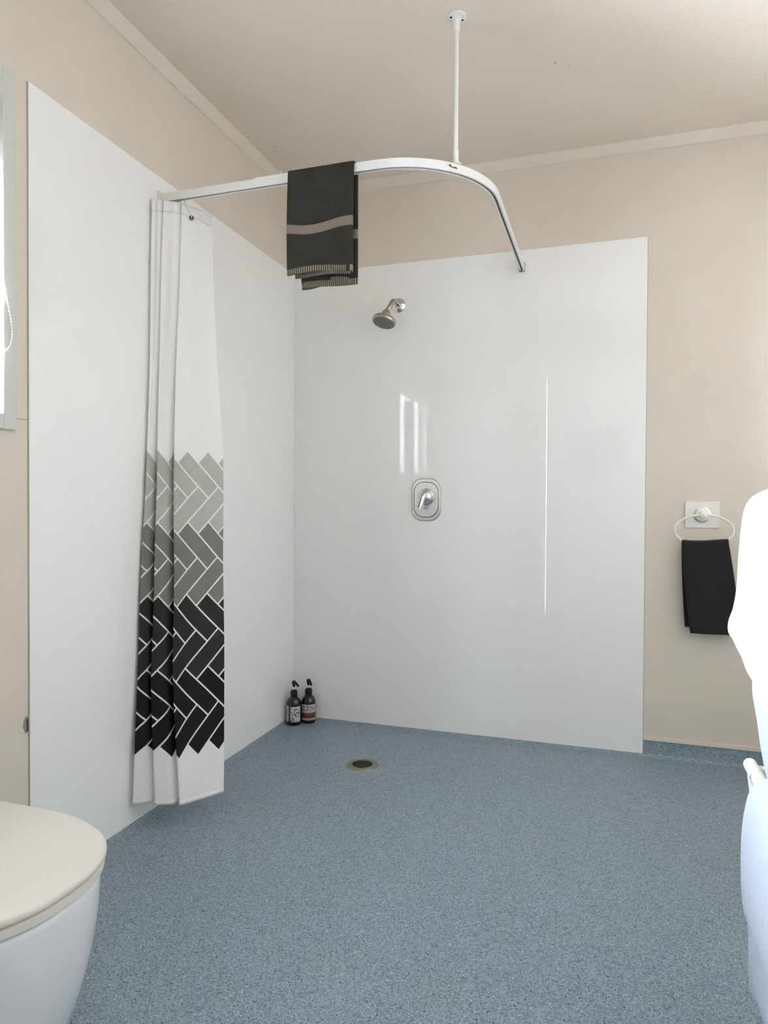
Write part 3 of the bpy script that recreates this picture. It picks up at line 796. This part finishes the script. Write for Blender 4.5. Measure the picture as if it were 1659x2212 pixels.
# ------------------------------------------------------------------ toilet
tl = thing('toilet', 'white toilet with closed flat lid in lower left corner', 'toilet', (0.0,-2.04,FZ))
def d_outline(xt, hw, x0=0.14, n=40, pw=2.466):
    """D shape: straight sides then a rounded nose ending at x = xt"""
    pts = []
    nose = 0.262
    xs = xt-nose
    for k in range(n+1):
        a = -PI/2+PI*k/n
        c, s = math.cos(a), math.sin(a)
        pts.append((xs+nose*abs(c)**(2/pw)*(1 if c >= 0 else -1), hw*abs(s)**(2/pw)*(1 if s >= 0 else -1)))
    pts += [(x0+0.03, hw), (x0, hw-0.03), (x0, -hw+0.03), (x0+0.03, -hw)]
    return pts
def loft(levels, capb=True):
    bm = bmesh.new(); rings = [[bm.verts.new((x, y, z)) for x, y in pts] for pts, z in levels]
    for a, b in zip(rings, rings[1:]):
        n = len(a)
        for i in range(n): bm.faces.new((a[i], a[(i+1)%n], b[(i+1)%n], b[i]))
    bm.faces.new(rings[0][::-1]); bm.faces.new(rings[-1]); return bm
XT, HW = 0.622, 0.188
Z0 = 0.402-0.0
lidz = 0.440-FZ
obj('lid', loft([(d_outline(XT-0.002,HW-0.002),lidz-0.0115),(d_outline(XT,HW),lidz-0.0095),(d_outline(XT,HW),lidz-0.003),(d_outline(XT-0.0015,HW-0.0015),lidz-0.0008),(d_outline(XT-0.004,HW-0.004),lidz)]), M['seat'], tl, autos=50)
obj('lid_gap_shade', loft([(d_outline(XT-0.012,HW-0.012),lidz-0.0145),(d_outline(XT-0.012,HW-0.012),lidz-0.0117)]), M['grate'], tl, autos=50)  # dark slab standing in for the shaded gap under the lid
obj('seat', loft([(d_outline(XT-0.007,HW-0.007),lidz-0.0305),(d_outline(XT-0.003,HW-0.003),lidz-0.028),(d_outline(XT-0.002,HW-0.002),lidz-0.017),(d_outline(XT-0.005,HW-0.005),lidz-0.0147)]), M['seat'], tl, autos=50)
obj('bowl_gap_shade', loft([(d_outline(XT-0.016,HW-0.016),lidz-0.0335),(d_outline(XT-0.016,HW-0.016),lidz-0.0307)]), M['grate'], tl, autos=50)  # shade between seat and bowl, put in as a dark filler
lv_ = [(None,lidz-0.0337),(None,lidz-0.037),(None,lidz-0.046)]
for k in range(1, 15):
    tt = k/14; z = (lidz-0.046)*(1-tt)
    xt = XT-0.008-0.125*(tt**1.9); hw = HW-0.008-0.055*(tt**1.6)
    lv_.append((d_outline(xt, hw, 0.0), z))
lv_ = [(p if i > 2 else d_outline([XT-0.013,XT-0.009,XT-0.008][i],[HW-0.013,HW-0.009,HW-0.008][i],0.0), z) for i, (p, z) in enumerate(lv_)]
obj('bowl', loft(lv_[::-1]), M['ceramic'], tl, autos=50)
obj('hinge_block', bx((0.10,-0.12,lidz-0.036),(0.139,0.12,lidz-0.004)), M['seat'], tl, bevel=0.006)
obj('cistern', bx((0.006,-0.18,0.36),(0.098,0.18,0.80)), M['ceramic'], tl, bevel=0.02, segs=4)

# ------------------------------------------------------------------ towel stand and the two white towels
YE = -1.25
st = thing('towel_stand', 'ivory tubular towel rack standing beneath white towels at right edge', 'towel rack', (1.78,YE,FZ))
o = Vector((1.78,YE,FZ))
def R_(p): return tuple(Vector(p)-o)
xa, xb = 1.657, 1.93
zl, zu = 0.452, 0.966
y1 = -1.95
for x in (xa, xb):
    nm = 'lower_rail'
    bm = bmesh.new(); tube(bm, spline([R_((x,YE+0.004,zl)),R_((x,YE-0.012,zl+0.001)),R_((x,-1.6,zl)),R_((x,y1+0.004,zl))], 6), 0.0135, 18); obj(nm, bm, M['ivory'], st)
    bm = bmesh.new(); tube(bm, [R_((x+0.006,YE,zu)),R_((x+0.006,y1,zu))], 0.0120, 16); obj('upper_rail', bm, M['ivory'], st)
    for y in (YE, y1):
        xf = 0.02 if x == xa else -0.02
        bm = bmesh.new(); tube(bm, [R_((x+2.6*xf,y,FZ+0.001)),R_((x,y,zl))], 0.010, 14); tube(bm, [R_((x,y,zl)),R_((x,y,zu))], 0.010, 14) if (x == xb or y == y1) else None
        obj('leg', bm, M['ivory'], st)
for y in (YE, y1):
    bm = bmesh.new(); box(bm, R_((xa+0.008,y-0.012,zl-0.020)), R_((xb-0.008,y+0.010,zl+0.004))); obj('cross_bar', bm, M['ivory'], st, bevel=0.004)
    bm = bmesh.new(); tube(bm, [R_((xa,y,zu)),R_((xb,y,zu))], 0.010, 14); obj('cross_rail', bm, M['ivory'], st)
bm = bmesh.new(); lathe(bm, [(0.0138,-0.006),(0.0138,0.006)], 24, frame_z((0,1,0), R_((xa,YE-0.062,zl)))); obj('rail_band', bm, M['sticker_grey'], st)

def draped(name, lab, secs_far, secs_near, yf, yn, thick, org, ny=40, wob=0.006, m_='towel_white'):
    """sheet draped over a rail running along y; secs: cross-section (x,z) points, far and near"""
    a = spline([(x,0,z) for x, z in secs_far], 6); b = spline([(x,0,z) for x, z in secs_near], 6)
    rows = []; uvs = []
    for i in range(ny+1):
        t = i/ny; y = yf+(yn-yf)*t; r = []; u = []
        for j, (p, q) in enumerate(zip(a, b)):
            m = p.lerp(q, t); s = j/(len(a)-1)
            ripple = wob*math.sin(t*9+s*2.0)*min(1, abs(s-0.5)*2.4)+wob*0.5*math.sin(t*21+1)*min(1, abs(s-0.5)*2.0)
            r.append(Vector((m.x+(ripple if i else 0), y, m.z))-Vector(org)); u.append((t, s))
        rows.append(r); uvs.append(u)
    o_ = obj(name, grid_mesh(rows, uvs), M[m_], solid=thick, autos=80)
    for i in o_.modifiers:
        if i.type == 'SOLIDIFY': i.offset = 0
    bv = o_.modifiers.new('round', 'BEVEL'); bv.width = thick*0.48; bv.segments = 4; bv.limit_method = 'ANGLE'; bv.angle_limit = math.radians(50)
    o_.location = org
    return tag(o_, lab, 'towel')
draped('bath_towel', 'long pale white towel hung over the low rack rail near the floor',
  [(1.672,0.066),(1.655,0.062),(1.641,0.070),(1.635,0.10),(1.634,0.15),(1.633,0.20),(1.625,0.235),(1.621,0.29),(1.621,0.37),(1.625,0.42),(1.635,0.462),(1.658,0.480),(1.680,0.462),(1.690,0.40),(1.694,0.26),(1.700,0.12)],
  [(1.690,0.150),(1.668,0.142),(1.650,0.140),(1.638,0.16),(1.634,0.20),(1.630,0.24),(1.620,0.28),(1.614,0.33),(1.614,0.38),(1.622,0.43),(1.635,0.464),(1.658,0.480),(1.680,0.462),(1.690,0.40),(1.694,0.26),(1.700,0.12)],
  -1.40, -1.86, 0.016, (1.655,-1.6,0.47), wob=0.007, m_='towel_shaded')
draped('bath_towel', 'thick white folded towel hanging over the top of the rack at right edge',
  [(1.664,0.742),(1.640,0.742),(1.618,0.746),(1.604,0.756),(1.603,0.774),(1.611,0.800),(1.617,0.84),(1.620,0.90),(1.624,0.96),(1.630,0.996),(1.645,1.014),(1.672,1.020),(1.702,0.99),(1.708,0.9),(1.710,0.78)],
  [(1.660,0.690),(1.638,0.690),(1.612,0.696),(1.596,0.710),(1.594,0.735),(1.600,0.78),(1.608,0.83),(1.614,0.90),(1.620,0.96),(1.630,0.996),(1.645,1.014),(1.672,1.020),(1.702,0.99),(1.708,0.9),(1.710,0.78)],
  -1.37, -1.86, 0.026, (1.672,-1.6,1.0), wob=0.003)
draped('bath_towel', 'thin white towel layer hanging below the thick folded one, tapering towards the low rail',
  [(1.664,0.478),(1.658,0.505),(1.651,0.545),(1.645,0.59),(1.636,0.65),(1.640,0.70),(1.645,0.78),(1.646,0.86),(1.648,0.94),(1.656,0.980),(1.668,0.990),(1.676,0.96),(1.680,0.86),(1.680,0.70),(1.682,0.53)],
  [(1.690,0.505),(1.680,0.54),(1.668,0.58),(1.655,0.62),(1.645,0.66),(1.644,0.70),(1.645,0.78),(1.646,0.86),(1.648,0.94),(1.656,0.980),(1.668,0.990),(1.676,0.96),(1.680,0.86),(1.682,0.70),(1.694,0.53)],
  -1.385, -1.86, 0.009, (1.672,-1.6,0.99), wob=0.002, m_='towel_shaded')

# ------------------------------------------------------------------ small wear marks
random.seed(4)
bm = bmesh.new()
for cx, cy, n, s in ((0.10,-0.372,7,0.012),(1.195,-0.596,2,0.004),(1.238,-0.565,2,0.004)):
    for k in range(n):
        x = cx+(k-n/2)*s*1.1; y = cy+(k-n/2)*s*-0.2+random.uniform(-0.004,0.004); r = random.uniform(0.0012,0.0028)
        lathe(bm, [(r,-0.0006),(r*0.8,0.0)], 7, Matrix.Translation((x,y,H-0.0)))
o_ = struct('trim_9', bm, M['marks'])
pf = thing('paint_chip', 'small chipped patch of wall beside lower left panel edge', 'wall damage', (0.0,-L-0.006,0.448))
bm = bmesh.new(); vs = [(0,-0.004,0.0215),(0,-0.010,0.012),(0,-0.012,-0.004),(0,-0.008,-0.012),(0,-0.005,-0.020),(0,0.001,-0.018),(0,0.002,0.022)]
a = [bm.verts.new(v) for v in vs]; b = [bm.verts.new(Vector(v)+Vector((0.0010,0,0))) for v in vs]
for i in range(7): bm.faces.new((a[i],a[(i+1)%7],b[(i+1)%7],b[i]))
bm.faces.new(a); bm.faces.new(b); obj('bare_board', bm, M['flake'], pf, smooth=False)
bm = bmesh.new(); box(bm, (0.001,-0.002,-0.016), (0.0018,0.0022,0.016)); obj('dark_stain', bm, M['flake_dark'], pf, smooth=False)

# ------------------------------------------------------------------ light: daylight through the window
wd = bpy.data.worlds.new('sky'); S.world = wd; wd.use_nodes = True
nt = wd.node_tree; bg = nt.nodes['Background']
bg.inputs['Color'].default_value = (0.875,0.945,1.12,1)
# sky gradient shaped for the room's light balance: added bright side feeds the back wall
tcw = nt.nodes.new('ShaderNodeTexCoord'); dt = nt.nodes.new('ShaderNodeVectorMath'); dt.operation = 'DOT_PRODUCT'
nt.links.new(tcw.outputs['Generated'], dt.inputs[0]); dt.inputs[1].default_value = Vector((-0.42,-0.86,0.28)).normalized()
pw = mth(nt, 'POWER', mth(nt, 'MULTIPLY_ADD', dt.outputs['Value'], 0.5, 0.5, clamp=True), 3.0)
spz = nt.nodes.new('ShaderNodeSeparateXYZ'); nt.links.new(tcw.outputs['Generated'], spz.inputs[0])
hi_ = mth(nt, 'MULTIPLY_ADD', spz.outputs['Z'], -1.5, 1.18, clamp=True)      # paler near the horizon and ground, darker overhead
hi_ = mth(nt, 'MAXIMUM', hi_, 0.32)
nt.links.new(mth(nt, 'MULTIPLY', mth(nt, 'MULTIPLY_ADD', pw, 72.0, 25.0), hi_), bg.inputs['Strength'])
def portal(name, loc, rot, sx, sy):
    l = bpy.data.lights.new(name, 'AREA'); l.shape = 'RECTANGLE'; l.size = sx; l.size_y = sy
    l.cycles.is_portal = True
    o = bpy.data.objects.new(name, l); C.objects.link(o); o.location = loc; o.rotation_euler = rot; return o
portal('window_daylight_portal', (-0.11,(WY0+WY1)/2,(WZ0+WZ1)/2), (0,math.radians(-90),0), WZ1-WZ0, WY1-WY0)

# ------------------------------------------------------------------ camera
cam = bpy.data.cameras.new('camera'); co = bpy.data.objects.new('camera', cam); C.objects.link(co)
yaw, pitch, roll, f = 0.3157, -0.01445, 0.004726, 1485.217
cy, sy, cp, sp = math.cos(yaw), math.sin(yaw), math.cos(pitch), math.sin(pitch)
fw_ = Vector((-sy*cp, cy*cp, sp)); r_ = Vector((cy, sy, 0)); u_ = r_.cross(fw_)
r2 = r_*math.cos(roll)+u_*math.sin(roll); u2 = -r_*math.sin(roll)+u_*math.cos(roll)
mtx = Matrix((( r2.x,u2.x,-fw_.x,1.3671),(r2.y,u2.y,-fw_.y,-2.8523),(r2.z,u2.z,-fw_.z,1.0050),(0,0,0,1)))
co.matrix_world = mtx
cam.sensor_fit = 'HORIZONTAL'; cam.sensor_width = 36.0; cam.lens = 36.0*f/1659; cam.clip_start = 0.02
S.camera = co
S.view_settings.view_transform = 'Standard'; S.view_settings.look = 'None'; S.view_settings.gamma = 1.0
S.view_settings.use_curve_mapping = False
S.view_settings.exposure = 1.57
S.cycles.max_bounces = 14; S.cycles.diffuse_bounces = 10; S.cycles.glossy_bounces = 6; S.cycles.transparent_max_bounces = 12
S.cycles.use_denoising = True
S.cycles.sample_clamp_indirect = 12
